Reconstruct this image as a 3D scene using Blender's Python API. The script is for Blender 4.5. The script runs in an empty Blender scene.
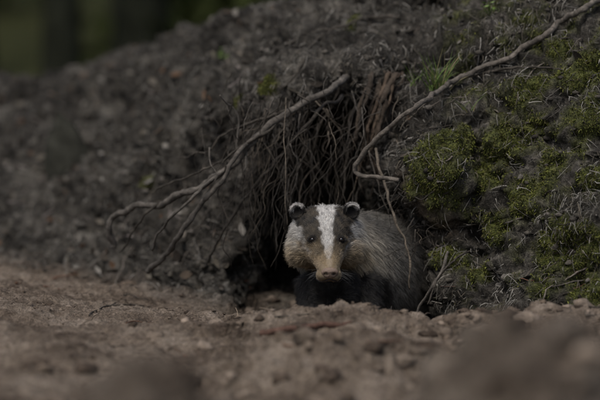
import bpy, math, random
import numpy as np
from mathutils import Vector
from mathutils.bvhtree import BVHTree
rng=np.random.default_rng(7); random.seed(7)
S=bpy.context.scene
CAMP=np.array([0,-6.0,0.25])

# ---------------- noise -----------------
perm=rng.permutation(256); perm=np.concatenate([perm,perm,perm])
gr=rng.normal(size=(256,3)); gr/=np.linalg.norm(gr,axis=1)[:,None]
def perlin(p):
    p=np.asarray(p,float); i=np.floor(p).astype(np.int64); f=p-i
    u=f*f*f*(f*(f*6-15)+10); i&=255
    r=0
    for dx in (0,1):
        for dy in (0,1):
            for dz in (0,1):
                h=perm[perm[perm[(i[...,0]+dx)&255]+((i[...,1]+dy)&255)]+((i[...,2]+dz)&255)]
                g=gr[h&255]; d=f-np.array([dx,dy,dz])
                w=(u[...,0] if dx else 1-u[...,0])*(u[...,1] if dy else 1-u[...,1])*(u[...,2] if dz else 1-u[...,2])
                r=r+w*(g*d).sum(-1)
    return r
def fbm(p,o=4,g=.5):
    a=1;r=0;p=np.asarray(p,float)
    for k in range(o):
        r=r+a*perlin(p+k*17.3); p=p*2.03; a*=g
    return r
def sstep(a,b,x):
    t=np.clip((x-a)/(b-a),0,1); return t*t*(3-2*t)
def nrm(v): return v/np.maximum(np.linalg.norm(v,axis=-1,keepdims=True),1e-9)

# ---------------- mesh helpers -----------------
def mk_mesh(name,V,F,mat=None,col=None,smooth=True,parent=None):
    me=bpy.data.meshes.new(name)
    V=np.asarray(V,float)
    if isinstance(F,np.ndarray):
        n,k=F.shape
        me.vertices.add(len(V)); me.vertices.foreach_set('co',V.ravel())
        me.loops.add(n*k); me.loops.foreach_set('vertex_index',F.ravel().astype(np.int32))
        me.polygons.add(n); me.polygons.foreach_set('loop_start',np.arange(0,n*k,k,dtype=np.int32))
        me.update(calc_edges=True)
    else:
        me.from_pydata(V.tolist(),[],F); me.update()
    if col is not None:
        c=np.ones((len(V),4)); c[:,:3]=col
        at=me.attributes.new('col','FLOAT_COLOR','POINT'); at.data.foreach_set('color',c.ravel())
    if smooth: me.polygons.foreach_set('use_smooth',np.ones(len(me.polygons),bool))
    ob=bpy.data.objects.new(name,me); S.collection.objects.link(ob)
    if mat: me.materials.append(mat)
    if parent: ob.parent=parent
    return ob
def mk_curves(name,P,R,C,mat,parent=None):
    n,k,_=P.shape
    cu=bpy.data.hair_curves.new(name)
    cu.add_curves([k]*n)
    cu.attributes['position'].data.foreach_set('vector',P.astype(np.float32).ravel())
    ra=cu.attributes.get('radius') or cu.attributes.new('radius','FLOAT','POINT')
    ra.data.foreach_set('value',R.astype(np.float32).ravel())
    c=np.ones((n,k,4),np.float32); c[...,:3]=C
    at=cu.attributes.new('col','FLOAT_COLOR','POINT'); at.data.foreach_set('color',c.ravel())
    cu.materials.append(mat)
    ob=bpy.data.objects.new(name,cu); S.collection.objects.link(ob)
    if parent: ob.parent=parent
    return ob
def mk_blades(name,P,R,C,mat,parent=None):
    n,k,_=P.shape; T=nrm(P[:,-1]-P[:,0]); s=nrm(np.cross(T,rng.normal(size=(n,3))))[:,None]
    V=np.stack([P-s*R[...,None],P+s*R[...,None]],2).reshape(-1,3)
    q=np.arange(k-1)[None]*2+np.arange(n)[:,None]*2*k
    F=np.stack([q,q+1,q+3,q+2],-1).reshape(-1,4)
    return mk_mesh(name,V,F,mat,np.repeat(C.reshape(n*k,3),2,0),True,parent)
def catmull(P,n):
    P=np.asarray(P,float); Q=np.vstack([2*P[0]-P[1],P,2*P[-1]-P[-2]])
    out=[];m=len(P)-1
    for t in np.linspace(0,m,n):
        i=min(int(t),m-1); f=t-i; a,b,c,d=Q[i:i+4]
        out.append(.5*((2*b)+(-a+c)*f+(2*a-5*b+4*c-d)*f*f+(-a+3*b-3*c+d)*f**3))
    return np.array(out)
def tube(P,R,sides=10,rough=0.0,seed=0,flat=1.0,up0=(0,0,1)):
    P=np.asarray(P,float);n=len(P);T=nrm(np.gradient(P,axis=0))
    up=np.array(up0,float);V=[]
    a=np.linspace(0,2*np.pi,sides,endpoint=False)
    L=np.cross(T[0],up)
    if np.linalg.norm(L)<.1: L=np.cross(T[0],[1,0,0])
    L=L/np.linalg.norm(L)
    for i in range(n):
        L=L-T[i]*np.dot(L,T[i]); L/=np.linalg.norm(L)
        U=np.cross(L,T[i])
        V.append(P[i]+R[i]*(np.cos(a)[:,None]*L+flat*np.sin(a)[:,None]*U))
    V=np.array(V)
    if rough>0:
        d=V-P[:,None]; V=P[:,None]+d*(1+rough*fbm(V*np.array([60,60,60])+seed,3)[...,None])
    V=V.reshape(-1,3)
    i,j=np.meshgrid(np.arange(n-1),np.arange(sides),indexing='ij'); j2=(j+1)%sides
    F=np.stack([i*sides+j,i*sides+j2,(i+1)*sides+j2,(i+1)*sides+j],-1).reshape(-1,4)
    V=np.vstack([V,P[0],P[-1]]); c0=n*sides;c1=c0+1
    jj=np.arange(sides);j2=(jj+1)%sides
    T0=np.stack([j2,jj,np.full(sides,c0)],-1);T1=np.stack([(n-1)*sides+jj,(n-1)*sides+j2,np.full(sides,c1)],-1)
    return V,[tuple(x) for x in F.tolist()]+[tuple(x) for x in T0.tolist()]+[tuple(x) for x in T1.tolist()]
def merge(parts):
    V=[];F=[];o=0
    for v,f in parts:
        V.append(np.asarray(v)); F+= [tuple(k+o for k in q) for q in f]; o+=len(v)
    return np.vstack(V),F

# ---------------- materials -----------------
def mat_new(name):
    m=bpy.data.materials.new(name); m.use_nodes=True
    nt=m.node_tree; b=nt.nodes['Principled BSDF']; return m,nt,b
def nd(nt,t,**k):
    n=nt.nodes.new(t)
    for a,v in k.items(): setattr(n,a,v)
    return n
def noise(nt,scale,detail=6,rough=.6,vec=None,dist=0):
    n=nd(nt,'ShaderNodeTexNoise'); n.inputs['Scale'].default_value=scale; n.inputs['Detail'].default_value=detail
    n.inputs['Roughness'].default_value=rough; n.inputs['Distortion'].default_value=dist
    if vec: nt.links.new(vec,n.inputs['Vector'])
    return n
def ramp(nt,fac,stops):
    r=nd(nt,'ShaderNodeValToRGB'); e=r.color_ramp.elements
    while len(e)<len(stops): e.new(.5)
    for i,(p,c) in enumerate(stops): e[i].position=p; e[i].color=(*c,1)
    nt.links.new(fac,r.inputs[0]); return r.outputs[0]
def mixc(nt,f,a,b,mode='MIX'):
    m=nd(nt,'ShaderNodeMix',data_type='RGBA',blend_type=mode)
    for s,v in ((m.inputs[0],f),(m.inputs[6],a),(m.inputs[7],b)):
        if isinstance(v,(int,float)): s.default_value=v
        elif isinstance(v,tuple): s.default_value=(*v,1)
        else: nt.links.new(v,s)
    return m.outputs[2]
def math_(nt,op,a,b):
    m=nd(nt,'ShaderNodeMath',operation=op)
    for s,v in ((m.inputs[0],a),(m.inputs[1],b)):
        if isinstance(v,(int,float)): s.default_value=v
        else: nt.links.new(v,s)
    return m.outputs[0]
def attr_mat(name,rough=.8,var=.3,scale=80,bump=0,bscale=200,spec=.3):
    m,nt,b=mat_new(name)
    a=nd(nt,'ShaderNodeAttribute',attribute_name='col')
    geo=nd(nt,'ShaderNodeNewGeometry')
    n=noise(nt,scale,3,.6,geo.outputs['Position'])
    v=ramp(nt,n.outputs[0],[(.3,(1-var,)*3),(.7,(1+var,)*3)])
    c=mixc(nt,1.0,a.outputs['Color'],v,'MULTIPLY')
    nt.links.new(c,b.inputs['Base Color']); b.inputs['Roughness'].default_value=rough
    b.inputs['Specular IOR Level'].default_value=spec
    if bump:
        n2=noise(nt,bscale,3,.65,geo.outputs['Position'])
        bp=nd(nt,'ShaderNodeBump'); bp.inputs['Strength'].default_value=bump; bp.inputs['Distance'].default_value=.004
        nt.links.new(n2.outputs[0],bp.inputs['Height']); nt.links.new(bp.outputs[0],b.inputs['Normal'])
    return m
def fibre_mat(name,rough=.7,spec=.15):
    m,nt,b=mat_new(name)
    a=nd(nt,'ShaderNodeAttribute',attribute_name='col')
    nt.links.new(a.outputs['Color'],b.inputs['Base Color']); b.inputs['Roughness'].default_value=rough
    b.inputs['Specular IOR Level'].default_value=spec
    return m

def terrain_mat():
    m,nt,b=mat_new('forest_soil')
    a=nd(nt,'ShaderNodeAttribute',attribute_name='col')
    sp=nd(nt,'ShaderNodeSeparateColor'); nt.links.new(a.outputs['Color'],sp.inputs[0])
    P=nd(nt,'ShaderNodeNewGeometry').outputs['Position']
    n1=noise(nt,5,6,.78,P); n2=noise(nt,60,5,.75,P); n3=noise(nt,260,2,.7,P)
    soilA=ramp(nt,n1.outputs[0],[(.34,(.012,.0110,.0094)),(.5,(.042,.0385,.0333)),(.66,(.115,.106,.092))])
    sm=ramp(nt,n2.outputs[0],[(.3,(.35,.34,.34)),(.5,(1,1,1)),(.7,(1.9,1.88,1.85))])
    soil=mixc(nt,1.0,soilA,sm,'MULTIPLY')
    sandA=ramp(nt,n1.outputs[0],[(.36,(.055,.040,.029)),(.5,(.150,.118,.090)),(.64,(.24,.198,.158))])
    ss=ramp(nt,n2.outputs[0],[(.3,(.45,.43,.42)),(.52,(1,1,1)),(.72,(1.4,1.4,1.4))])
    sand=mixc(nt,1.0,sandA,ss,'MULTIPLY')
    mossA=ramp(nt,n2.outputs[0],[(.3,(.022,.027,.008)),(.5,(.066,.075,.021)),(.7,(.145,.152,.042))])
    c=mixc(nt,sp.outputs[0],soil,sand)
    mf=math_(nt,'MULTIPLY',sp.outputs[1],math_(nt,'ADD',.35,n2.outputs[0])); 
    mfc=nd(nt,'ShaderNodeClamp'); nt.links.new(mf,mfc.inputs[0])
    c=mixc(nt,mfc.outputs[0],c,mossA)
    ochre=ramp(nt,n2.outputs[0],[(.3,(.05,.036,.025)),(.7,(.16,.118,.078))])
    c=mixc(nt,sp.outputs[2],c,ochre)
    gr_=ramp(nt,n3.outputs[0],[(.3,(.55,.55,.55)),(.7,(1.45,1.45,1.45))])
    c=mixc(nt,1.0,c,gr_,'MULTIPLY')
    nt.links.new(c,b.inputs['Base Color']); b.inputs['Roughness'].default_value=.92; b.inputs['Specular IOR Level'].default_value=.12
    b1=nd(nt,'ShaderNodeBump'); b1.inputs['Strength'].default_value=1; b1.inputs['Distance'].default_value=.018
    nt.links.new(n2.outputs[0],b1.inputs['Height'])
    nt.links.new(b1.outputs[0],b.inputs['Normal'])
    return m
M_ter=terrain_mat()

# ---------------- terrain -----------------
def pw(px,py,y=0.0):
    x=(px-300)*.0025; z=(200-py)*.0025; k=(6+y)/6
    return np.array([x*k,y,.25+(z-.25)*k])
TX=[-4,-2,-.75,-.4,-.2,0,.2,.35,.5,.75,1.2,2.5,5]
def sm_interp(x,xs,ys):
    r=0
    for d,w in ((-.08,1),(-.04,2),(0,3),(.04,2),(.08,1)): r=r+w*np.interp(x+d,xs,ys)
    return r/9
def ybase(x): return sm_interp(x,TX,[2.6,1.8,1.0,.60,.38,.15,.08,.02,-.18,-.38,-.5,-.4,-.4])
def kk1(x): return sm_interp(x,TX,[2.6,2.6,2.4,1.6,.9,.35,.25,.40,.5,.6,.6,.6,.6])
def kk2(x): return sm_interp(x,TX,[0,0,0,.8,1.5,1.9,1.6,1.0,.6,.5,.5,.5,.5])
def ztop(x): return sm_interp(x,[-6,-2,-.95,-.5,0,.2,.45,.8,1.3,3,6],[.1,.2,.30,.42,.53,.62,.85,1.15,1.35,1.6,1.8])
def zfloor(x,y):
    z=np.interp(x,[-3,-.9,-.4,0,.5,3],[-.2,-.235,-.275,-.30,-.30,-.30])
    z=z-.085*np.exp(-((x-.14)/.29)**2-((y-.10)/.32)**2)
    z=z+.062*np.exp(-((y+.52)/.20)**2)*(.64+.36*np.sin(x*11+1.0))*sstep(-.5,.05,x)
    z=z+.07*np.exp(-((y+1.0)/.2)**2)*np.exp(-((x-.10)/.20)**2)
    z=z+.13*np.exp(-((y+1.55)/.24)**2)*np.exp(-((x-.50)/.20)**2)
    z=z+.07*np.exp(-((y+1.75)/.2)**2)*np.exp(-((x+.22)/.2)**2)
    # heaps of dug-out earth nearest the viewer
    z=z+.365*np.exp(-((y+2.6)/.36)**2)*np.exp(-((x-.32)/.24)**2)
    z=z+.325*np.exp(-((y+2.7)/.30)**2)*np.exp(-((x+.22)/.15)**2)
    z=z-.075*np.maximum(0,-.7-y)*sstep(-8,-2,y)-.39*(1-sstep(-8,-2,y))
    q=np.stack([x*3.1,y*3.1,x*0],-1)
    near=sstep(-4,-1,y)*(1-sstep(1,3,np.abs(x)))+.3
    return z+.032*fbm(q,3)*near
POLY=np.array([[-.20,-.42],[-.18,-.2],[-.13,.0],[-.06,.17],[.02,.285],[.15,.305],[.25,.27],[.295,.15],[.28,.0],[.36,-.08],[.40,-.26],[.41,-.42]])
def sdf(x,z):
    p=np.stack([x,z],-1); d=np.full(x.shape,9.0); ins=np.zeros(x.shape,bool); n=len(POLY)
    for i in range(n):
        a=POLY[i];b=POLY[(i+1)%n];e=b-a;w=p-a
        t=np.clip((w@e)/(e@e),0,1); d=np.minimum(d,np.linalg.norm(w-t[...,None]*e,axis=-1))
        c=((a[1]>z)!=(b[1]>z))&(x<(b[0]-a[0])*(z-a[1])/(b[1]-a[1]+1e-12)+a[0]); ins^=c
    return np.where(ins,d,-d)
def depth(x,z):
    y=ybase(x)+kk1(x)*(z+.3)+kk2(x)*np.maximum(0,z-.22)
    w=fbm(np.stack([x*7,z*7,x*0+3],-1),3)*.06
    s=sdf(x,np.maximum(z,-.36))
    y=y+.78*sstep(-.02,.12,s+w)*(1-.25*sstep(.0,.3,z))
    y=y-.12*np.exp(-((z-.335-.1*x)/.045)**2)*np.exp(-((x-.08)/.22)**2)
    y=y-.13*np.exp(-(((x-.36)/.10)**2+((z-.02)/.105)**2)**1.5)
    y=y-.22*np.exp(-((x-.185)/.028)**2-((z-.19)/.11)**2)
    q=np.stack([x*3.3,z*3.3,x*0+9],-1)
    y=y+.20*fbm(q,3)*(1-sstep(1.2,3,np.abs(x)))*sstep(-.32,-.1,z)
    return y
xs=np.concatenate([-np.geomspace(1.5,90,46)[::-1],np.arange(-1.49,-.9,.011),np.arange(-.9,.86,.0042),np.arange(.86,1.49,.012),np.geomspace(1.5,90,44)])
nx=len(xs)
tA=np.concatenate([-np.geomspace(3.3,90,28)[::-1]])
nA=400; nB=420
tC=np.concatenate([np.arange(.01,.6,.012),np.geomspace(.62,140,75)])
rows=[]
X=xs
for y in tA: rows.append(np.stack([X,np.full(nx,y),zfloor(X,np.full(nx,y))],-1))
z0=np.full(nx,-.33)
yb=depth(X,z0)
for i in range(1,nA):
    f=(i/nA)**.85; y=-3.3+(yb+3.3)*f
    rows.append(np.stack([X,y,zfloor(X,y)],-1))
zb=zfloor(X,yb); zt=ztop(X)
for i in range(nB):
    f=i/(nB-1); z=zb+(zt-zb)*f
    rows.append(np.stack([X,depth(X,z) if i else yb,z],-1))
yt=rows[-1][:,1]
for t in tC:
    y=yt+t; sl=kk1(X)+kk2(X)
    z=zt+ (1/np.maximum(sl,.9))*.25*(1-np.exp(-t/.25))*np.where(X<.2,.1,1)
    z=z-.05*np.minimum(t,6)*(1-sstep(.2,1.0,X)) + .02*np.minimum(t,10)*sstep(.3,1,X)
    z=z+7*sstep(11,45,y)+.25*fbm(np.stack([X*.25,y*.25,X*0],-1),3)*sstep(1,6,t)
    rows.append(np.stack([X,y,z],-1))
P=np.array(rows)
for _ in range(6):
    Q=P.copy(); Q[1:-1]=(P[:-2]+2*P[1:-1]+P[2:])/4
    w=np.zeros(len(P)); 
    for c in (len(tA)+nA-1,len(tA)+nA-1+nB): w=np.maximum(w,np.exp(-((np.arange(len(P))-c)/12.)**2))
    P=P*(1-w[:,None,None])+Q*w[:,None,None]
def normals(P):
    du=np.gradient(P,axis=1);dv=np.gradient(P,axis=0); n=nrm(np.cross(du,dv)); return n
N=normals(P)
near=np.exp(-np.maximum(0,np.linalg.norm(P-np.array([0,.5,0]),axis=-1)-3.5)/2.)
ri=np.arange(len(P))[:,None]; isfl=1-sstep(len(tA)+nA-25,len(tA)+nA+10,ri.astype(float)); isfl=isfl*np.ones((1,nx))
bank=1-isfl
d=.050*fbm(P*np.array([5,5,7]),3)*bank
rid=1-np.abs(perlin(P*np.array([11,11,19])))*2.6
rid2=1-np.abs(perlin(P*np.array([27,27,34])+40))*2.4
d=d+.028*rid*bank+.012*rid2*(.3+.7*bank)+.020*fbm(P*26,3)*(.6+.6*bank)+.010*fbm(P*75,3)*(.8+.4*bank)
smooth_knob=np.exp(-(((P[...,0]-.34)/.09)**2+((P[...,2]-.0)/.09)**2)**2)*bank
d=d*(1-.55*smooth_knob)
lump=fbm(P*np.array([9,9,9])+5,3)
d=d+isfl*.050*np.abs(lump)*sstep(-.5,.1,P[...,0])*sstep(.3,-.2,P[...,1])+isfl*.045*np.abs(lump)*sstep(-1.2,-2.2,P[...,1])
P=P+N*(d*near)[...,None]
N=normals(P)
ii,jj=np.meshgrid(np.arange(P.shape[0]-1),np.arange(nx-1),indexing='ij')
F=np.stack([ii*nx+jj,ii*nx+jj+1,(ii+1)*nx+jj+1,(ii+1)*nx+jj],-1).reshape(-1,4)
Pl=P[::2,::2]; a,b=Pl.shape[:2]
i2,j2=np.meshgrid(np.arange(a-1),np.arange(b-1),indexing='ij')
F2=np.stack([i2*b+j2,i2*b+j2+1,(i2+1)*b+j2+1,(i2+1)*b+j2],-1).reshape(-1,4)
bvh=BVHTree.FromPolygons(Pl.reshape(-1,3).tolist(),F2.tolist())
def hit(px,py):
    dr=pw(px,py)-CAMP; r=bvh.ray_cast(Vector(CAMP),Vector(dr).normalized())
    if r[0] is None: return pw(px,py,3.0),np.array([0,-1,0])
    n=np.array(r[1]); 
    if n@dr>0: n=-n
    return np.array(r[0]),n
def drop(x,y):
    r=bvh.ray_cast(Vector((x,y,40)),Vector((0,0,-1))); return r[0].z if r[0] else 0
moss=np.zeros(P.shape[:2])
for px,py,r in [(430,172,32),(455,150,26),(505,148,22),(520,200,20),(582,72,26),(455,262,13),(562,250,28),(545,290,16),(592,240,20),(555,165,16),(270,85,10),(146,185,10),(525,20,10),(355,25,7),(438,255,11),(525,95,20),(480,180,20),(590,120,18),(415,190,12),(240,100,7),(535,130,14),(500,230,18),(590,300,16),(485,275,10),(560,50,12),(590,180,14)]:
    c,_=hit(px,py); dd=np.linalg.norm(P-c,axis=-1); moss=np.maximum(moss,np.exp(-(dd/(r*.0034))**2))
mn=fbm(P*14,4); thin=.24*sstep(.30,.42,P[...,0])*bank*near; mraw=np.maximum(moss,thin); moss=sstep(.12,.85,mraw+.75*mn)*sstep(.04,.25,mraw)
P=P+N*(moss*(.006+.018*np.maximum(0,fbm(P*26+3,2))))[...,None]; N=normals(P)
och=np.zeros(P.shape[:2])
for px,py,r in [(425,215,26),(408,185,14),(445,225,12),(372,130,14)]:
    c,_=hit(px,py); dd=np.linalg.norm(P-c,axis=-1); och=np.maximum(och,np.exp(-(dd/(r*.0028))**2))
och=och*.75*(1-moss)
sand=isfl*sstep(-.25,.1,.25+.5*mn)*(1-.85*np.exp(-((P[...,0]-.12)/.3)**2)*sstep(-.15,.05,P[...,1]))
sand=sand*(1-.35*sstep(-1.7,-2.4,P[...,1]))*(1-sstep(3,8,np.abs(P[...,1])))
mossc=np.maximum(moss,.8*sstep(5,9,P[...,1]))
col=np.stack([np.clip(sand,0,1),mossc,np.clip(och,0,1)],-1).reshape(-1,3)
ground=mk_mesh('forest_ground',P.reshape(-1,3),F,M_ter,col)

e1=P[:-1,1:]-P[:-1,:-1]; e2=P[1:,:-1]-P[:-1,:-1]; area=np.linalg.norm(np.cross(e1,e2),axis=-1)
def sample(n,w):
    p=(area*w[:-1,:-1]).ravel(); p=p/p.sum()
    k=rng.choice(len(p),n,p=p); i=k//(nx-1); j=k%(nx-1)
    a=rng.random((n,1)); b=rng.random((n,1))
    pos=P[i,j]+a*e1[i,j]+b*e2[i,j]
    return pos,N[i,j],i,j
vis=((np.abs(P[...,0])<1.6)&(P[...,1]<4.5)&(P[...,1]>-3.2)).astype(float)
down=np.array([0,0,-1.])

hol=sstep(.02,.1,sdf(P[...,0],P[...,2]))*bank
def fibres(name,n,w,Lr,wid,cols,lift,down_b,k=5,mat=None,curl=.25):
    pos,nr,i,j=sample(n,w)
    t=rng.normal(size=(n,3)); t+=down_b*down; t=t-nr*(t*nr).sum(-1,keepdims=True); t=nrm(t)
    s=np.cross(nr,t); L=Lr[0]+(Lr[1]-Lr[0])*rng.random((n,1))**2
    cv=rng.normal(size=(n,1))*curl; lf=np.abs(rng.normal(size=(n,1)))*lift
    pts=[];rad=[]
    for q in range(k):
        f=q/(k-1); pts.append(pos+nr*.003+t*L*(f-.3)+s*L*cv*f*f+nr*(lf*np.sin(f*3)+.0)); rad.append(np.full(n,wid*(1-.5*f)))
    pal=np.array(cols); ci=rng.integers(0,len(pal),n); C=pal[ci]*rng.uniform(.6,1.3,(n,1))
    return mk_blades(name,np.stack(pts,1),np.stack(rad,1)*rng.uniform(.6,1.4,(n,1)),np.repeat(C[:,None],k,1),mat)
M_fib=fibre_mat('dry_fibre',.85,.08)
patch=sstep(-.25,.35,fbm(P*5+30,3))
wl=vis*bank*(1-.85*hol)*(.12+patch)*(1-.8*smooth_knob)*(.35+sstep(-.3,.4,P[...,0]))
fibres('pine_needle_litter',95000,wl,(.010,.055),.0008,[(.10,.095,.084),(.18,.17,.152),(.050,.045,.038),(.09,.079,.062),(.23,.218,.198)],.005,1.6,k=4,mat=M_fib,curl=.13)
wf=vis*isfl
fibres('needle_scatter',4500,wf,(.01,.05),.0008,[(.10,.08,.065),(.15,.12,.09),(.05,.04,.033)],.003,0,k=4,mat=M_fib,curl=.1)
M_moss=fibre_mat('moss_fibre',.9,.05)
n=95000; pos,nr,i,j=sample(n,vis*moss*moss*(.3+sstep(-.3,.3,fbm(P*40,2)))); 
dirv=nrm(nr*1.0+rng.normal(size=(n,3))*.6+np.array([0,0,.3])); L=rng.uniform(.003,.009,(n,1))
pp=np.stack([pos-nr*.001,pos+dirv*L*.5,pos+dirv*L+down*L*.15],1)
g=np.array([[.048,.056,.015],[.10,.11,.028],[.155,.165,.042],[.09,.080,.036]])[rng.integers(0,4,n)]*rng.uniform(.5,1.2,(n,1))
mk_blades('moss',pp,np.tile(np.array([.0009,.0009,.0003]),(n,1)),np.stack([g*.5,g,g*1.2],1),M_moss)

def ico(sub):
    import bmesh
    bm=bmesh.new(); bmesh.ops.create_icosphere(bm,subdivisions=sub,radius=1)
    V=np.array([v.co[:] for v in bm.verts]); Fc=np.array([[v.index for v in f.verts] for f in bm.faces]); bm.free(); return V,Fc
I2=ico(2); I1=ico(1)
def clods(name,n,w,rmin,rmax,palette,mat,pw_=3.0,base=I2,sink=.3):
    pos,nr,i,j=sample(n,w); V0,F0=base
    r=rmin+(rmax-rmin)*rng.random(n)**pw_
    sc=rng.uniform(.6,1.25,(n,3)); sc[:,2]*=.6
    V=V0[None]*sc[:,None]
    off=rng.random((n,1,3))*50
    V=V*(1+.75*fbm(V0[None]*1.5+off,2)[...,None]+.45*perlin(V0[None]*4.5+off)[...,None])
    a=rng.random(n)*6.28; c,s=np.cos(a),np.sin(a)
    Vx=V[...,0]*c[:,None]-V[...,1]*s[:,None];Vy=V[...,0]*s[:,None]+V[...,1]*c[:,None]
    V=np.stack([Vx,Vy,V[...,2]],-1)*r[:,None,None]+(pos+nr*r[:,None]*sink)[:,None]
    Fc=(F0[None]+np.arange(n)[:,None,None]*len(V0)).reshape(-1,3)
    C=np.array(palette)[rng.integers(0,len(palette),n)]*rng.uniform(.7,1.15,(n,1))
    return mk_mesh(name,V.reshape(-1,3),Fc,mat,np.repeat(C[:,None],len(V0),1).reshape(-1,3))
M_clod=attr_mat('clod_soil',.95,.4,60,.8,180,.1)
sandp=[(.13,.103,.08),(.17,.136,.107),(.10,.077,.058),(.06,.045,.034)]
wc=isfl*vis*(.15+sstep(-.5,.3,P[...,0]))*(.1+np.maximum(0,lump)*3)
clods('soil_clods',3200,wc,.003,.028,sandp,M_clod,3.2,sink=0)
clods('sand_crumbs',16000,isfl*vis,.0015,.006,sandp,M_clod,2.0,I1,0)
clods('bank_crumbs',18000,vis*bank*(.3+patch),.0015,.013,[(.05,.045,.038),(.07,.063,.053),(.03,.027,.023),(.10,.091,.08)],M_clod,3.0,I1,.1)

def leaves(name,n,w,r0,r1,pal):
    pos,nr,i,j=sample(n,w); t=rng.normal(size=(n,3)); nn=nrm(nr+rng.normal(size=(n,3))*.35)
    t=nrm(t-nn*(t*nn).sum(-1,keepdims=True)); s=np.cross(nn,t); r=rng.uniform(r0,r1,(n,1)); wd=rng.uniform(.35,.65,(n,1)); cu=rng.uniform(-.1,.45,(n,1))
    V=[]
    prof=[0,.55,.95,1,.7,0]
    for a,pf in enumerate(prof):
        f=a/5*2-1
        for sg in (-1,0,1):
            V.append(pos+nn*(.004+r*cu*(abs(sg)*pf*.4+f*f*.35))+t*r*f+s*r*wd*pf*sg)
    V=np.stack(V,1); base=[]
    for a in range(5):
        for b in range(2):
            k=a*3+b; base.append([k,k+1,k+4,k+3])
    Fc=(np.array(base)[None]+np.arange(n)[:,None,None]*18).reshape(-1,4)
    C=np.array(pal)[rng.integers(0,len(pal),n)]*rng.uniform(.7,1.2,(n,1))
    return mk_mesh(name,V.reshape(-1,3),Fc,M_leaf,np.repeat(C[:,None],18,1).reshape(-1,3))
M_leaf=attr_mat('dead_leaf',.85,.25,90,.5,150,.08)
leaves('leaf_litter',2600,vis*bank*(1-hol)*(1-sstep(-.5,.1,P[...,0])*.88),.006,.022,[(.075,.066,.053),(.10,.088,.072),(.125,.115,.10),(.055,.043,.033),(.09,.055,.035),(.05,.042,.034),(.025,.021,.017),(.15,.14,.125)])
leaves('fallen_leaves',60,vis*isfl,.008,.02,[(.10,.07,.045),(.08,.06,.045)])

# ---------------- roots -----------------
M_root=attr_mat('root_bark',.9,.45,70,1.0,260,.12)
def root(pts,r0,r1,colr,lift=.0,rough=.4,n=None,sides=10,wob=.006):
    C=[]
    for p in pts:
        if len(p)==3: C.append(pw(*p))
        else:
            h,nn=hit(*p); C.append(h+np.array([0,-1,0.2])*(lift+r0*.5))
    n=n or max(14,len(C)*9); Q=catmull(C,n); sd=rng.random()*99
    for _ in range(4): Q[1:-1,1]=(Q[:-2,1]+2*Q[1:-1,1]+Q[2:,1])/4
    Q=Q+wob*np.stack([perlin(Q*14+sd),perlin(Q*14+sd+9),perlin(Q*14+sd+19)],-1)+wob*.35*np.stack([perlin(Q*45+sd),perlin(Q*45+sd+9),perlin(Q*45+sd+19)],-1)
    R=np.linspace(r0,r1,n)*(1+.35*perlin(Q*30+sd)); R=np.maximum(R,.0004)
    v,f=tube(Q,R,sides,rough,sd)
    return v,f,colr
def root_obj(name,lst):
    V,Fc=merge([(a,b) for a,b,_ in lst]); col=np.vstack([np.tile(np.array(c),(len(v),1)) for v,_,c in lst])
    col=col*(1+.6*fbm(V*25,2))[:,None]
    return mk_mesh(name,V,Fc,M_root,col)
g1=(.086,.077,.067); g2=(.056,.049,.041); tan=(.115,.096,.075); red=(.11,.06,.04); dk=(.034,.029,.024)
root_obj('tree_root',[root([(350,78),(325,93,.2),(292,110,.17),(262,133,.17),(235,162,.18),(215,178,.18),(185,193,.22),(160,203,.28),(135,209,.33),(117,213,.38),(110,228,.40),(112,248,.42)],.0088,.0085,g1,n=150,sides=14,wob=.018),
  root([(262,133,.17),(240,150,.15),(222,180,.14),(212,195,.15),(192,215,.18),(176,240,.22),(160,262,.3),(147,272,.36)],.005,.008,g1,n=80,wob=.016),
  root([(160,203,.28),(140,220,.3),(128,240,.36),(120,255,.42)],.004,.002,g2,n=40,wob=.012)])
root_obj('tree_root',[root([(345,95,.3),(318,110,.2),(285,150,.2),(262,176,.2),(240,205,.24),(222,235,.28),(205,262,.4)],.005,.003,g2,n=60,wob=.018),
  root([(228,168,.16),(205,185,.14),(185,205,.15),(165,225,.2),(150,250,.28)],.0045,.003,g1,n=40,wob=.016),
  root([(300,105,.18),(270,118,.2),(235,128,.25),(205,150,.3),(180,160,.42)],.0045,.002,g2,n=50,wob=.018),
  root([(276,125,.17),(250,142,.15),(226,158,.18),(200,172,.22),(172,182,.3),(150,196,.36)],.0035,.002,g2,n=50,wob=.018)])
root_obj('tree_root',[root([(612,-8),(590,6),(575,16),(560,27),(545,36),(530,45),(500,62),(470,76),(440,92),(415,108,-.09),(390,126,-.06),(370,146,-.03),(355,166,.0),(358,174,.0),(375,177,-.02),(398,178,-.04)],.0082,.0055,(.105,.092,.078),lift=.036,n=160,sides=14,wob=.014)])
root_obj('tree_root',[root([(470,76),(500,72),(530,66),(560,72),(590,80)],.0035,.002,g2,lift=.008,wob=.012),
  root([(400,20),(370,18),(330,30),(290,45),(255,60),(222,68)],.005,.003,g2,lift=.008,wob=.014),
  root([(330,30),(310,48),(300,70),(280,92)],.004,.002,g2,lift=.006,wob=.012)])
root_obj('tree_root',[root([(376,150,.10),(384,180,.04),(392,210,.0),(404,238,-.02),(411,262,-.03),(409,290,-.02)],.0040,.0022,tan,n=60,wob=.016),
  root([(368,150,.12),(380,190,.1),(388,215,.1)],.0025,.0015,g2,n=50,wob=.014)])
root_obj('tree_root',[root([(448,252,-.1),(442,270,-.11),(432,286,-.12),(422,303,-.10),(418,315,-.09)],.0042,.003,g1,n=40),
  root([(470,250),(452,262,-.15),(438,280,-.13),(428,305,-.12)],.003,.002,g2,n=40)])
lst=[]
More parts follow.
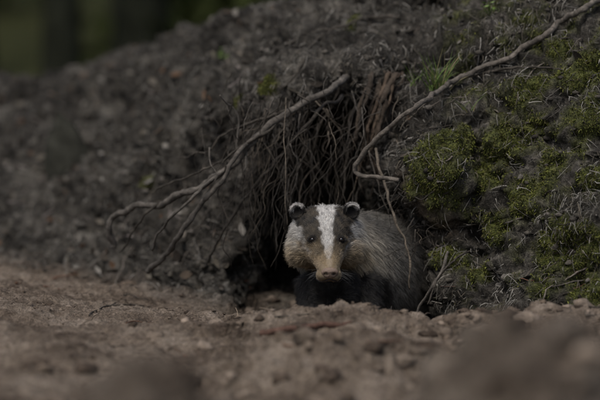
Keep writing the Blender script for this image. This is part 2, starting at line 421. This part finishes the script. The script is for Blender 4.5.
for k in range(12):
    o=random.gauss(0,10); y=.24+random.gauss(0,.03)
    lst.append(root([(386+o,74,y+.06),(377+o*.9,100,y),(369+o*.8,128,y-.02),(365+o*.6,155+random.uniform(-14,8),y),(363+o*.9+random.gauss(0,4),180+random.uniform(-30,20),y+.03)],random.uniform(.004,.010),.0012,random.choice([(.070,.052,.038),(.055,.043,.033),(.045,.036,.028)]),rough=.9,n=50,sides=9,wob=.018))
root_obj('root_stub',lst)
lst=[]
for k in range(330):
    m=k%6
    if m in (0,1,4): px=random.uniform(225,400); top=random.uniform(72,150); L=random.uniform(25,130); y=random.uniform(.15,.6)
    elif m in (2,3): px=random.gauss(272,32); top=random.uniform(90,170); L=random.uniform(30,110); y=random.uniform(.14,.4)
    else: px=random.uniform(400,440); top=random.uniform(180,235); L=random.uniform(15,60); y=random.uniform(.0,.2)
    dx=random.gauss(-8,28)
    r=random.choice([.0005,.0006,.0008,.0010,.0012,.0018,.0024])
    pts=[(px+dx*f+random.gauss(0,4),top+L*f,y+random.gauss(0,.02)) for f in (0,.25,.5,.75,1)]
    lst.append(root(pts,r,r*.4,random.choice([g1,g2,g2,dk,dk,dk]) if y>.3 else random.choice([g1,g2,g2,tan,dk]),rough=.2,n=22,sides=5,wob=.018))  # rootlets deeper in take darker colours, painting in the hollow's shade
lst.append(root([(286,98,.14),(284,130,.12),(286,165,.10),(285,200,.10),(288,225,.12)],.0014,.001,tan,n=40,sides=6,wob=.004))
for k in range(170):
    if k<110: px=random.uniform(130,300);py=random.uniform(85,250);dx=-random.uniform(10,60);dy=random.uniform(10,60)
    else: px=random.uniform(400,590);py=random.uniform(20,290);dx=-random.uniform(10,60);dy=random.uniform(5,50)
    r=random.choice([.0008,.0010,.0015,.0024])
    pts=[(px+dx*f+random.gauss(0,4),py+dy*f+random.gauss(0,4)) for f in (0,.33,.66,1)]
    lst.append(root(pts,r,r*.5,random.choice([g1,g2,g2,dk,(.15,.13,.11)]),lift=.005,rough=.2,n=24,sides=6,wob=.014))
root_obj('rootlets',lst)
root_obj('fallen_stick',[root([(262,336),(285,331),(310,327),(338,326),(352,323)],.008,.005,(.085,.050,.038),lift=.006,n=40,wob=.010)])
lst=[]
for k in range(26):
    px=random.uniform(0,600);py=random.uniform(275,350);dx=random.uniform(10,45);dy=random.gauss(0,4);r=random.uniform(.001,.0035)
    lst.append(root([(px+dx*f,py+dy*f+random.gauss(0,1)) for f in (0,.33,.66,1)],r,r*.6,random.choice([g2,red,(.07,.05,.04)]),lift=.003,n=16,sides=6))
for k in range(50):
    px=random.uniform(0,330);py=random.uniform(60,255);dx=random.uniform(-30,30);dy=random.gauss(0,12);r=random.uniform(.001,.004)
    lst.append(root([(px+dx*f,py+dy*f+random.gauss(0,1)) for f in (0,.33,.66,1)],r,r*.6,random.choice([g2,g1,(.15,.13,.12)]),lift=.006,n=16,sides=6))
root_obj('twigs',lst)

V0,F0=ico(4); c,_=hit(70,155)
V=V0.copy(); up=V[:,2]
taper=np.clip(1-.5*(up+1)*.80,.10,1)[:,None]
V=np.concatenate([V[:,:2]*taper,V[:,2:]],1); V[:,0]-=.35*up*.5; V[:,0]=np.sign(V[:,0])*np.abs(V[:,0])**.8
V=V*(1+.18*fbm(V0*1.6+4,3)[:,None]+.05*perlin(V0*7)[:,None])*np.array([.11,.09,.13])+c+np.array([0,-.06,.01])
mk_mesh('rock',V,F0,attr_mat('rock_surface',.95,.35,30,.8,90,.05),np.tile(np.array([[.026,.026,.021]]),(len(V),1))*(1+.5*fbm(V*20,2))[:,None])

M_gr=attr_mat('grass_blade',.5,.2,60)
def tuft(name,px,py,n,L0,L1,wid,spread=.7,col0=(.085,.13,.03),yoff=-.01):
    h,_=hit(px,py); parts=[];cols=[]
    for k in range(n):
        a=random.uniform(0,6.28); sp=random.uniform(.1,spread); L=random.uniform(L0,L1)
        d0=np.array([math.cos(a)*sp,math.sin(a)*sp-.15,1.]); d0/=np.linalg.norm(d0); o=h+np.array([random.gauss(0,.012),yoff,random.gauss(0,.004)])
        sd=np.cross(d0,[math.cos(a+1),math.sin(a+1),.1]); sd/=np.linalg.norm(sd); v=[]
        cf=random.uniform(.45,.5)*sp*1.5
        for q in range(8):
            f=q/7; c=o+d0*L*f+np.array([math.cos(a)*.5,math.sin(a)*.5,-.6])*L*f*f*cf; w=wid*(1-f)**.6
            v+= [c-sd*w,c+sd*w]
        parts.append((np.array(v),[(2*q,2*q+1,2*q+3,2*q+2) for q in range(7)]))
        cc=np.array(col0)*random.uniform(.6,1.3); cc= cc if random.random()<.75 else np.array([.2,.17,.08])
        cols.append(np.tile(cc,(16,1)))
    V,Fc=merge(parts); mk_mesh(name,V,Fc,M_gr,np.vstack(cols))
tuft('grass_tuft',437,90,60,.06,.13,.0014,yoff=-.05)
tuft('grass_tuft',468,110,12,.03,.06,.0011,yoff=-.02)
tuft('grass_tuft',415,86,14,.04,.08,.0011,yoff=-.03)
def sprout(name,px,py):
    h,_=hit(px,py); parts=[];cols=[]
    for k in range(13):
        o=h+np.array([random.gauss(0,.014),random.gauss(0,.01)-.02,random.uniform(.004,.035)]); a=random.uniform(0,6.28); t=np.array([math.cos(a),math.sin(a)*.5,.3]); s=np.array([-math.sin(a)*.5,math.cos(a)*.5,.5]); r=random.uniform(.005,.009)
        v=[o,o+t*r+s*r*.5,o+t*r*2.2,o+t*r-s*r*.5]; parts.append((np.array(v),[(0,1,2,3)])); cols.append(np.tile([.10,.16,.03],(4,1)))
        st=np.linspace(h,o,5); v,f=tube(st,np.full(5,.0008),5); parts.append((v,f)); cols.append(np.tile([.08,.12,.03],(len(v),1)))
    V,Fc=merge(parts); mk_mesh(name,V,Fc,M_gr,np.vstack(cols),smooth=False)
sprout('seedling_plant',489,16); sprout('seedling_plant',222,60)

# ---------------- badger -----------------
badger=bpy.data.objects.new('badger',None); S.collection.objects.link(badger); badger.location=(0,-.07,0)
SP=np.array([
[.072,-.140,-.171,.010,.008],[.071,-.132,-.169,.020,.017],[.070,-.112,-.160,.026,.025],[.068,-.085,-.145,.032,.033],
[.065,-.055,-.122,.045,.046],[.061,-.022,-.102,.066,.063],[.060,.018,-.090,.079,.070],[.068,.06,-.097,.084,.080],
[.100,.12,-.130,.096,.098],[.150,.20,-.165,.118,.120],[.21,.32,-.195,.130,.128],[.26,.45,-.235,.12,.12],[.30,.56,-.27,.095,.095],[.32,.62,-.28,.045,.045]])
Q=catmull(SP,90)
def loft(Q,sides=48):
    C=Q[:,:3];T=nrm(np.gradient(C,axis=0));a=np.linspace(0,2*np.pi,sides,endpoint=False);V=[]
    for i in range(len(C)):
        L=np.cross(T[i],[0,0,1.]);L/=np.linalg.norm(L);U=np.cross(L,T[i])
        e=.86 if C[i,1]>-.06 and C[i,1]<.08 else 1.0
        ca=np.sign(np.cos(a))*np.abs(np.cos(a))**e; sa=np.sign(np.sin(a))*np.abs(np.sin(a))**e
        V.append(C[i]+Q[i,3]*ca[:,None]*L+Q[i,4]*sa[:,None]*U)
    n=len(C);V=np.vstack(V);Fc=[]
    for i in range(n-1):
        for j in range(sides):
            k=(j+1)%sides; Fc.append((i*sides+j,i*sides+k,(i+1)*sides+k,(i+1)*sides+j))
    Fc.append(tuple(range(sides))[::-1]); Fc.append(tuple((n-1)*sides+j for j in range(sides)))
    return V,Fc
I3=ico(3)
def ell(c,r): return I3[0]*np.array(r)+np.array(c),[tuple(x) for x in I3[1].tolist()]
parts=[loft(Q)]
for s in (-1,1):
    parts.append(ell((.062+s*.048,.012,-.120),(.037,.055,.040)))
    parts.append(ell((.064+s*.036,-.045,-.094),(.018,.03,.013)))
    parts.append(ell((.070+s*.014,-.108,-.175),(.017,.030,.016)))
parts.append(ell((.069,-.075,-.174),(.026,.045,.016)))
parts.append(ell((.085,.09,-.225),(.075,.085,.10)))
def limb(pts,rad): 
    q=catmull(np.c_[pts,rad],24); return tube(q[:,:3],q[:,3],16)
LEGX=((-1,.028),(1,.150))
for s,x0 in LEGX:
    parts.append(limb([(x0+.015,.09,-.2),(x0+.012,.07,-.27),(x0+s*.005,.01,-.33),(x0,-.02,-.352)],[.050,.042,.032,.029]))
    parts.append(ell((x0,-.04,-.357),(.032,.043,.016)))
    parts.append(limb([(.24+s*.07,.45,-.27),(.24+s*.1,.42,-.33),(.24+s*.1,.5,-.35),(.24+s*.1,.46,-.37)],[.07,.045,.03,.028]))
parts.append(limb([(.31,.6,-.26),(.34,.68,-.29),(.36,.75,-.32)],[.035,.03,.012]))
V,Fc=merge(parts)
tmp=mk_mesh('tmp',V,Fc)
md=tmp.modifiers.new('r','REMESH'); md.mode='VOXEL'; md.voxel_size=.0042; md.use_smooth_shade=True
m2=tmp.modifiers.new('s','SMOOTH'); m2.factor=.5; m2.iterations=5
dg=bpy.context.evaluated_depsgraph_get(); dg.update(); me=bpy.data.meshes.new_from_object(tmp.evaluated_get(dg)); bpy.data.objects.remove(tmp)
body=bpy.data.objects.new('body',me); S.collection.objects.link(body); body.parent=badger
nv=len(me.vertices); BV=np.zeros(nv*3); me.vertices.foreach_get('co',BV); BV=BV.reshape(-1,3)
me.calc_loop_triangles(); nt_=len(me.loop_triangles); BT=np.zeros(nt_*3,np.int32); me.loop_triangles.foreach_get('vertices',BT); BT=BT.reshape(-1,3)
BN=np.zeros(nv*3); me.vertices.foreach_get('normal',BN); BN=BN.reshape(-1,3)
SC=Q[:,:3]; ST=nrm(np.gradient(SC,axis=0))
def nearest(p):
    out=np.zeros(len(p),int)
    for a in range(0,len(p),20000):
        dd=((p[a:a+20000,None]-SC[None])**2).sum(-1); out[a:a+20000]=dd.argmin(1)
    return out
def lerp(a,b,t): return a+(b-a)*t
def badger_col(p,nr):
    x,y,z=p.T; xc=np.interp(y,[-.14,-.05,.1],[.072,.064,.061]); u=np.abs(x-xc)
    nz=fbm(p*45,2)
    uj=u+.012*nz; zj=z+.010*fbm(p*40+7,2)
    hw=np.interp(zj,[-.16,-.12,-.09,-.05,-.02,.0],[.006,.009,.013,.018,.024,.028])
    ow=np.interp(zj,[-.155,-.14,-.12,-.10,-.07,-.03],[.010,.026,.042,.055,.060,.080])
    white=np.array([.55,.535,.51]); dark=np.array([.020,.019,.018]); mud=np.array([.30,.225,.135]); black=np.array([.014,.013,.013])
    c=np.tile(white,(len(p),1))
    dk_=sstep(-.004,.003,uj-hw)*(1-sstep(-.007,.007,uj-ow))
    dkc=lerp(dark,np.array([.13,.105,.072]),(.5+.5*np.clip(nz*2.5,-1,1))[:,None]*.6)
    c=lerp(c,dkc,dk_[:,None])
    cream=sstep(.05,.09,uj)*sstep(-.04,-.13,z); c=lerp(c,np.array([.46,.40,.30]),(cream*.85)[:,None])
    cm=sstep(.035,.06,u)*sstep(-.085,-.135,z+.04*nz)*(1-sstep(.05,.1,y)); c=lerp(c,np.array([.37,.285,.17]),(cm*.7)[:,None])
    m=sstep(-.105,-.14,z+.03*nz)*(1-sstep(.04,.085,uj)); c=lerp(c,mud,(m*.85)[:,None])
    m=.7*sstep(-.075,-.120,z+.05*nz)*sstep(.0,.03,u)*(1-sstep(.06,.08,u)); c=lerp(c,mud*.68,m[:,None])
    bd=sstep(.035,.06,y+.02*nz); nzb=fbm(p*30+3,2)
    grey=lerp(np.array([.18,.168,.148]),np.array([.38,.36,.325]),np.clip(.5+nzb,0,1)[:,None])
    c=lerp(c,grey,bd[:,None])
    ck=sstep(.12,.03,y)*sstep(.055,.075,u)*sstep(-.04,-.08,z); c=lerp(c,np.array([.44,.395,.32]),(ck*bd)[:,None])
    ed=np.full(len(p),9.)
    for e,_ in eyes: ed=np.minimum(ed,np.linalg.norm((p-e)*np.array([.8,1,1.1]),axis=1))
    c=lerp(c,np.array([.014,.012,.011]),(1-sstep(.008,.016,ed))[:,None])
    hz=np.interp(y,[-.14,-.07,-.03,.02,.06,.10,.14,.2,.4],[-.198,-.189,-.181,-.170,-.165,-.19,-.25,-.285,-.30])
    ud=sstep(.01,-.01,z-hz+.02*nz)
    bl=lerp(black,np.array([.06,.055,.048]),np.clip(fbm(p*70,2)*1.5,0,1)[:,None])
    c=lerp(c,bl,ud[:,None]); 
    return c
bvhB=BVHTree.FromPolygons(BV.tolist(),BT.tolist())
eyes=[]
for sgn,ex in ((-1,312),(1,341)):
    dr=pw(ex,238)-CAMP; r=bvhB.ray_cast(Vector(CAMP),Vector(dr).normalized()); eyes.append((np.array(r[0]),np.array(r[1])))
bc=badger_col(BV,BN)
at=me.attributes.new('col','FLOAT_COLOR','POINT'); cc=np.ones((nv,4)); cc[:,:3]=bc*.55; at.data.foreach_set('color',cc.ravel())
me.materials.clear(); me.materials.append(attr_mat('badger_skin',.8,.2,200,.3,300,.1))
M_fur=fibre_mat('badger_fur',.5,.3)
def fur(name,V,T,NR,n,wfun,lenfun,colfun,flowfun,rad,body_mode=False,k=5):
    a,b,c=V[T[:,0]],V[T[:,1]],V[T[:,2]]; ar=np.linalg.norm(np.cross(b-a,c-a),axis=1); cen=(a+b+c)/3
    w=ar*wfun(cen); w/=w.sum(); t=rng.choice(len(T),n,p=w)
    r1=np.sqrt(rng.random((n,1)));r2=rng.random((n,1))
    p=(1-r1)*a[t]+r1*(1-r2)*b[t]+r1*r2*c[t]; nr=nrm((1-r1)*NR[T[t,0]]+r1*(1-r2)*NR[T[t,1]]+r1*r2*NR[T[t,2]])
    L=lenfun(p)[:,None]*rng.uniform(.6,1.3,(n,1)); fl,lift=flowfun(p,nr)
    lift=np.clip(lift+rng.normal(size=n)*.12+.35*fbm(p*70+50,2),.05,.9)
    clump=np.stack([fbm(p*80,2),fbm(p*80+9,2),fbm(p*80+20,2)],-1)*.9
    fl=fl+clump+rng.normal(size=(n,3))*.14; fl=nrm(fl-nr*(fl*nr).sum(-1,keepdims=True))
    pts=[]
    for q in range(k):
        f=q/(k-1); pts.append(p+nr*L*(lift[:,None]*(f-.35*f*f))+fl*L*(f*(1-.5*lift[:,None]))+down*L*.12*f*f)
    C=colfun(p,nr); hv=rng.uniform(.5,1.35,(n,1))*(1+.6*fbm(p*90+5,2))[:,None]; C=C*np.clip(hv,.3,1.4)
    Cs=[]
    y=p[:,1]
    for q in range(k):
        f=q/(k-1); cq=C.copy()
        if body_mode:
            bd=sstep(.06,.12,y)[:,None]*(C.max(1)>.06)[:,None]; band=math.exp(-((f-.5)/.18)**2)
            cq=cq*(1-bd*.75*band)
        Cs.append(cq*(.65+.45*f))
    R=np.outer(rng.uniform(.7,1.2,n),rad*np.array([1,.95,.8,.55,.15])[:k])
    return mk_curves(name,np.stack(pts,1),R,np.stack(Cs,1),M_fur,badger)
def b_w(c): 
    y=c[:,1]; return np.where(y<.05,2.6,1.0)*np.where((y<-.124),.0,1)*np.where(y>.45,.3,1)
def b_len(p):
    x,y,z=p.T; u=np.abs(x-.062)
    L=np.interp(y,[-.12,-.08,-.04,0,.05,.1,.2,.4],[.0045,.007,.010,.015,.024,.036,.05,.05])
    ck=sstep(.045,.08,u)*sstep(-.05,-.1,z)*(1-sstep(.05,.12,y)); L=L+ck*.018
    L=np.where((z<-.19)&(y<.12),np.minimum(L,.024),L)
    return np.where(z<-.3,np.minimum(L,.016),L)
def b_flow(p,nr):
    i=nearest(p); fl=ST[i].copy(); y=p[:,1]
    u=p[:,0]-.062
    fl[:,0]+=.5*np.sign(u)*sstep(.02,.07,np.abs(u))*(1-sstep(.05,.12,y))
    fl[:,2]-= .35*sstep(.02,.1,y)+.6*sstep(.04,.08,np.abs(u))*(1-sstep(.05,.12,y))
    lift=np.interp(y,[-.12,-.05,0,.1,.3],[.25,.35,.45,.45,.4])
    return fl,lift
def b_w2(c):
    w=b_w(c)
    for e,_ in eyes: w=w*np.where(np.linalg.norm(c-e,axis=1)<.0062,0,1)
    return w
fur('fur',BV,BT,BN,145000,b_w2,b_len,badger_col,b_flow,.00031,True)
M_eye,_,be=mat_new('badger_eye'); be.inputs['Base Color'].default_value=(.005,.004,.004,1); be.inputs['Roughness'].default_value=.12
for k,(e,nn) in enumerate(eyes):
    mk_mesh('eye_%d'%(k+1),I3[0]*.0060+e-nn*.0020,I3[1],M_eye,parent=badger)
    t1=nrm(np.cross(nn,[0,0,1])); t2=np.cross(t1,nn); a=np.linspace(0,2*np.pi,25)
    ring=e+nn*.0014+np.cos(a)[:,None]*t1*.0066+np.sin(a)[:,None]*t2*.0044
    v,f=tube(ring,np.full(25,.0015),6); mk_mesh('eyelid_%d'%(k+1),v,f,attr_mat('eyelid_skin',.9,.1,spec=.02),np.tile([[.010,.008,.007]],(len(v),1)),parent=badger)
V0,F0=ico(4); V=V0.copy()
V[:,0]*=1+.15*V[:,2]
V[:,2]=np.where(V[:,2]<0,V[:,2]*.85,V[:,2]*.8)
pos=V*np.array([.0205,.015,.0165])
for s in (-1,1):
    dn=np.linalg.norm((pos-np.array([s*.0095,-.0125,-.002]))*np.array([1,.6,1.25]),axis=1); pos[:,1]+=.008*np.exp(-(dn/.0042)**2)
dm=np.exp(-(pos[:,0]/.0014)**2)*(pos[:,2]<0); pos[:,1]+=.002*dm
nc=np.tile(np.array([[.17,.12,.09]]),(len(V),1))*(1+.5*fbm(pos*150,3))[:,None]
for s in (-1,1):
    dn=np.linalg.norm((pos-np.array([s*.0095,-.010,-.002]))*np.array([1,.4,1.25]),axis=1); nc*= (1-.93*np.exp(-(dn/.0052)**2))[:,None]
a=.45; ca,sa=math.cos(a),math.sin(a); pr=pos.copy(); pr[:,1]=pos[:,1]*ca-pos[:,2]*sa*0.6; pr[:,2]=pos[:,2]*1.05
mk_mesh('nose',pr+np.array([.072,-.134,-.1685]),F0,attr_mat('nose_skin',.5,.2,300,.6,500,.4),nc,parent=badger)
mp=catmull([(.040,-.085,-.186),(.049,-.112,-.191),(.061,-.128,-.188),(.072,-.134,-.184),(.083,-.128,-.188),(.095,-.112,-.191),(.104,-.085,-.186)],30)
v,f=tube(mp,np.full(30,.0016),6); mk_mesh('mouth',v,f,attr_mat('lip_skin',.6,.1),np.tile([[.015,.01,.009]],(len(v),1)),parent=badger)
ER=.0175
def ear(s):
    nr_,na=10,28; V=[];
    for side in (0,1):
        for i in range(nr_+1):
            r=i/nr_
            for j in range(na):
                a=2*math.pi*j/na; x=r*math.cos(a)*ER*1.1; zz=r*math.sin(a)*ER
                y=.010*(1-r*r)+ (0 if side==0 else .0045*(1-r**4)+.0008)
                V.append((x,y,zz))
    V=np.array(V); Fc=[];m=(nr_+1)*na
    for sd in (0,1):
        for i in range(nr_):
            for j in range(na):
                k=(j+1)%na; q=[sd*m+i*na+j,sd*m+i*na+k,sd*m+(i+1)*na+k,sd*m+(i+1)*na+j]; Fc.append(tuple(q if sd==0 else q[::-1]))
    for j in range(na):
        k=(j+1)%na; Fc.append((nr_*na+j,nr_*na+k,m+nr_*na+k,m+nr_*na+j))
    ang=s*.5; c_,s_=math.cos(ang),math.sin(ang)
    W=V.copy(); W[:,0]=V[:,0]*c_-V[:,1]*s_; W[:,1]=V[:,0]*s_+V[:,1]*c_
    cen=np.array([.061+s*.068,.008,-.026+(.002 if s>0 else 0)])
    W=W+cen
    def ecol(p,nr=None):
        q=p-cen; rr=np.linalg.norm(q,axis=1)/ER; top=q[:,2]/ER+ s*q[:,0]/ER*.3
        wr=sstep(.7,.95,rr)*sstep(.15,.6,top)
        return lerp(np.array([.02,.018,.017]),np.array([.50,.48,.455]),wr[:,None])
    ob=mk_mesh('ear_%s'%('right' if s<0 else 'left'),W,Fc,me.materials[0],ecol(W)*.6,parent=badger)
    mm=ob.data; mm.calc_loop_triangles(); T=np.array([t.vertices[:] for t in mm.loop_triangles]); NN=np.array([v.normal[:] for v in mm.vertices])
    def fl(p,nr):
        f=nrm(p-cen+np.array([0,0,.004])); return f,np.full(len(p),.5)
    fur('ear_fur_%s'%('right' if s<0 else 'left'),W,T,NN,6000,lambda c:.15+np.linalg.norm(c-cen,axis=1)/ER,lambda p:np.full(len(p),.009),ecol,fl,.00028)
ear(-1);ear(1)
for s,x0 in LEGX:
    for k in range(5):
        xx=x0+(k-2)*.012; pts=catmull([(xx,-.075,-.352),(xx,-.092,-.350),(xx,-.108,-.358)],8); v,f=tube(pts,np.linspace(.0035,.0008,8),6)
        mk_mesh('claw',v,f,attr_mat('claw_horn',.5,.1) if s==-1 and k==0 else bpy.data.materials['claw_horn'],np.tile([[.12,.10,.08]],(len(v),1)),parent=badger)
wl=[];n=26
for k in range(n):
    s=-1 if k%2 else 1; o=np.array([.071+s*random.uniform(.018,.025),-.11+random.uniform(-.01,.015),-.170+random.uniform(-.008,.008)])
    d0=np.array([s*1.,-.25,random.uniform(-.5,.3)]);d0/=np.linalg.norm(d0);L=random.uniform(.02,.04)
    wl.append([o+d0*L*f+down*L*.25*f*f for f in np.linspace(0,1,6)])
mk_curves('whiskers',np.array(wl),np.tile(np.linspace(.00016,.00005,6),(n,1)),np.full((n,6,3),.12),M_fur,badger)

# ---------------- background forest -----------------
M_bark=attr_mat('tree_bark',.9,.4,6,.8,20,.05); M_fol=attr_mat('tree_foliage',.8,.3,2,spec=.05)
def tree_mesh(seed,H,r,leafy,cc):
    rs=np.random.default_rng(seed); parts=[];cols=[]
    Pn=np.array([(rs.normal()*.05*k,rs.normal()*.05*k,H*k/7) for k in range(8)]); q=catmull(Pn,24); q[0,2]=-.6
    R=r*(1-np.linspace(0,1,24)*.85)*(1+.6*np.exp(-np.linspace(0,1,24)*30)); v,f=tube(q,R,14); parts.append((v,f)); cols.append(np.tile([.024,.026,.018],(len(v),1)))
    LF=[]
    for k in range(26):
        h=rs.uniform(leafy,.97); b=q[int(h*23)]; a=rs.uniform(0,6.28); L=(1.05-h)*H*.32+.4; d_=np.array([math.cos(a),math.sin(a),rs.uniform(-.1,.4)])
        st=np.array([b+d_*L*t+np.array([0,0,-.1*L*t*t]) for t in np.linspace(0,1,6)]); v,f=tube(st,np.linspace(r*.22*(1.1-h)+.01,.006,6),6); parts.append((v,f)); cols.append(np.tile([.03,.028,.022],(len(v),1)))
        for _ in range(70): LF.append(st[rs.integers(2,6)]+rs.normal(size=3)*np.array([.35,.35,.22])*L*.45)
    LF=np.array(LF);n=len(LF);a1=nrm(rs.normal(size=(n,3)));a2=nrm(np.cross(a1,rs.normal(size=(n,3))));sz=rs.uniform(.06,.15,(n,1))
    LV=np.stack([LF-a1*sz,LF+a2*sz*.5,LF+a1*sz,LF-a2*sz*.5],1).reshape(-1,3); LFc=[(4*i,4*i+1,4*i+2,4*i+3) for i in range(n)]
    nb=sum(len(f) for _,f in parts); parts.append((LV,LFc)); cols.append(np.repeat(np.array([cc])*rs.uniform(.5,1.3,(n,1)),4,0))
    V,Fc=merge(parts); ob=mk_mesh('t',V,Fc,M_bark,np.vstack(cols)); m=ob.data; m.materials.append(M_fol)
    mi=np.zeros(len(m.polygons),np.int32); mi[nb:]=1; m.polygons.foreach_set('material_index',mi); bpy.data.objects.remove(ob); return m
tm=[tree_mesh(1,13,.17,.35,(.045,.055,.025)),tree_mesh(2,11,.13,.25,(.05,.06,.025)),tree_mesh(3,15,.22,.4,(.035,.045,.02)),tree_mesh(4,3.0,.04,.08,(.065,.080,.028))]
rt=np.random.default_rng(5)
for k in range(72):
    y=rt.uniform(9,40); x=rt.uniform(-.45,.35)*(y+8)*1.3-1
    if k>=44: x=rt.uniform(-.16,.06)*(y+6)*1.3-.4
    t=tm[rt.integers(0,3)] if k%2 else tm[3]
    ob=bpy.data.objects.new('young_tree' if t is tm[3] else 'pine_tree',t); S.collection.objects.link(ob)
    ob.location=(x,y,drop(x,y)); ob.rotation_euler=(rt.normal()*.03,rt.normal()*.03,rt.uniform(0,6.28)); s=rt.uniform(.8,1.2); ob.scale=(s,s,s)

# ---------------- light, sky, camera -----------------
EL,AZ=math.radians(58),math.radians(207)
w=bpy.data.worlds.new('World'); S.world=w; w.use_nodes=True; nt=w.node_tree
sk=nt.nodes.new('ShaderNodeTexSky'); sk.sky_type='NISHITA'; sk.sun_disc=False; sk.sun_elevation=EL; sk.sun_rotation=AZ; sk.dust_density=4; sk.air_density=1
bg=nt.nodes['Background']; nt.links.new(sk.outputs[0],bg.inputs[0]); bg.inputs[1].default_value=.145
sd=bpy.data.lights.new('sun','SUN'); sd.energy=2.1; sd.angle=math.radians(24); sd.color=(1,.97,.90)
so=bpy.data.objects.new('sun',sd); S.collection.objects.link(so)
dv=Vector((math.sin(AZ)*math.cos(EL),math.cos(AZ)*math.cos(EL),math.sin(EL))); so.rotation_euler=dv.to_track_quat('Z','Y').to_euler()
cd=bpy.data.cameras.new('camera'); co=bpy.data.objects.new('camera',cd); S.collection.objects.link(co)
co.location=CAMP; co.rotation_euler=(Vector((0,0,0))-Vector(CAMP)).to_track_quat('-Z','Y').to_euler()
cd.lens=144.1; cd.sensor_width=36; cd.clip_end=500; cd.clip_start=.1
cd.dof.use_dof=True; cd.dof.focus_distance=5.88; cd.dof.aperture_fstop=1.9
S.camera=co
S.view_settings.view_transform='Standard'; S.view_settings.look='None'; S.view_settings.exposure=0
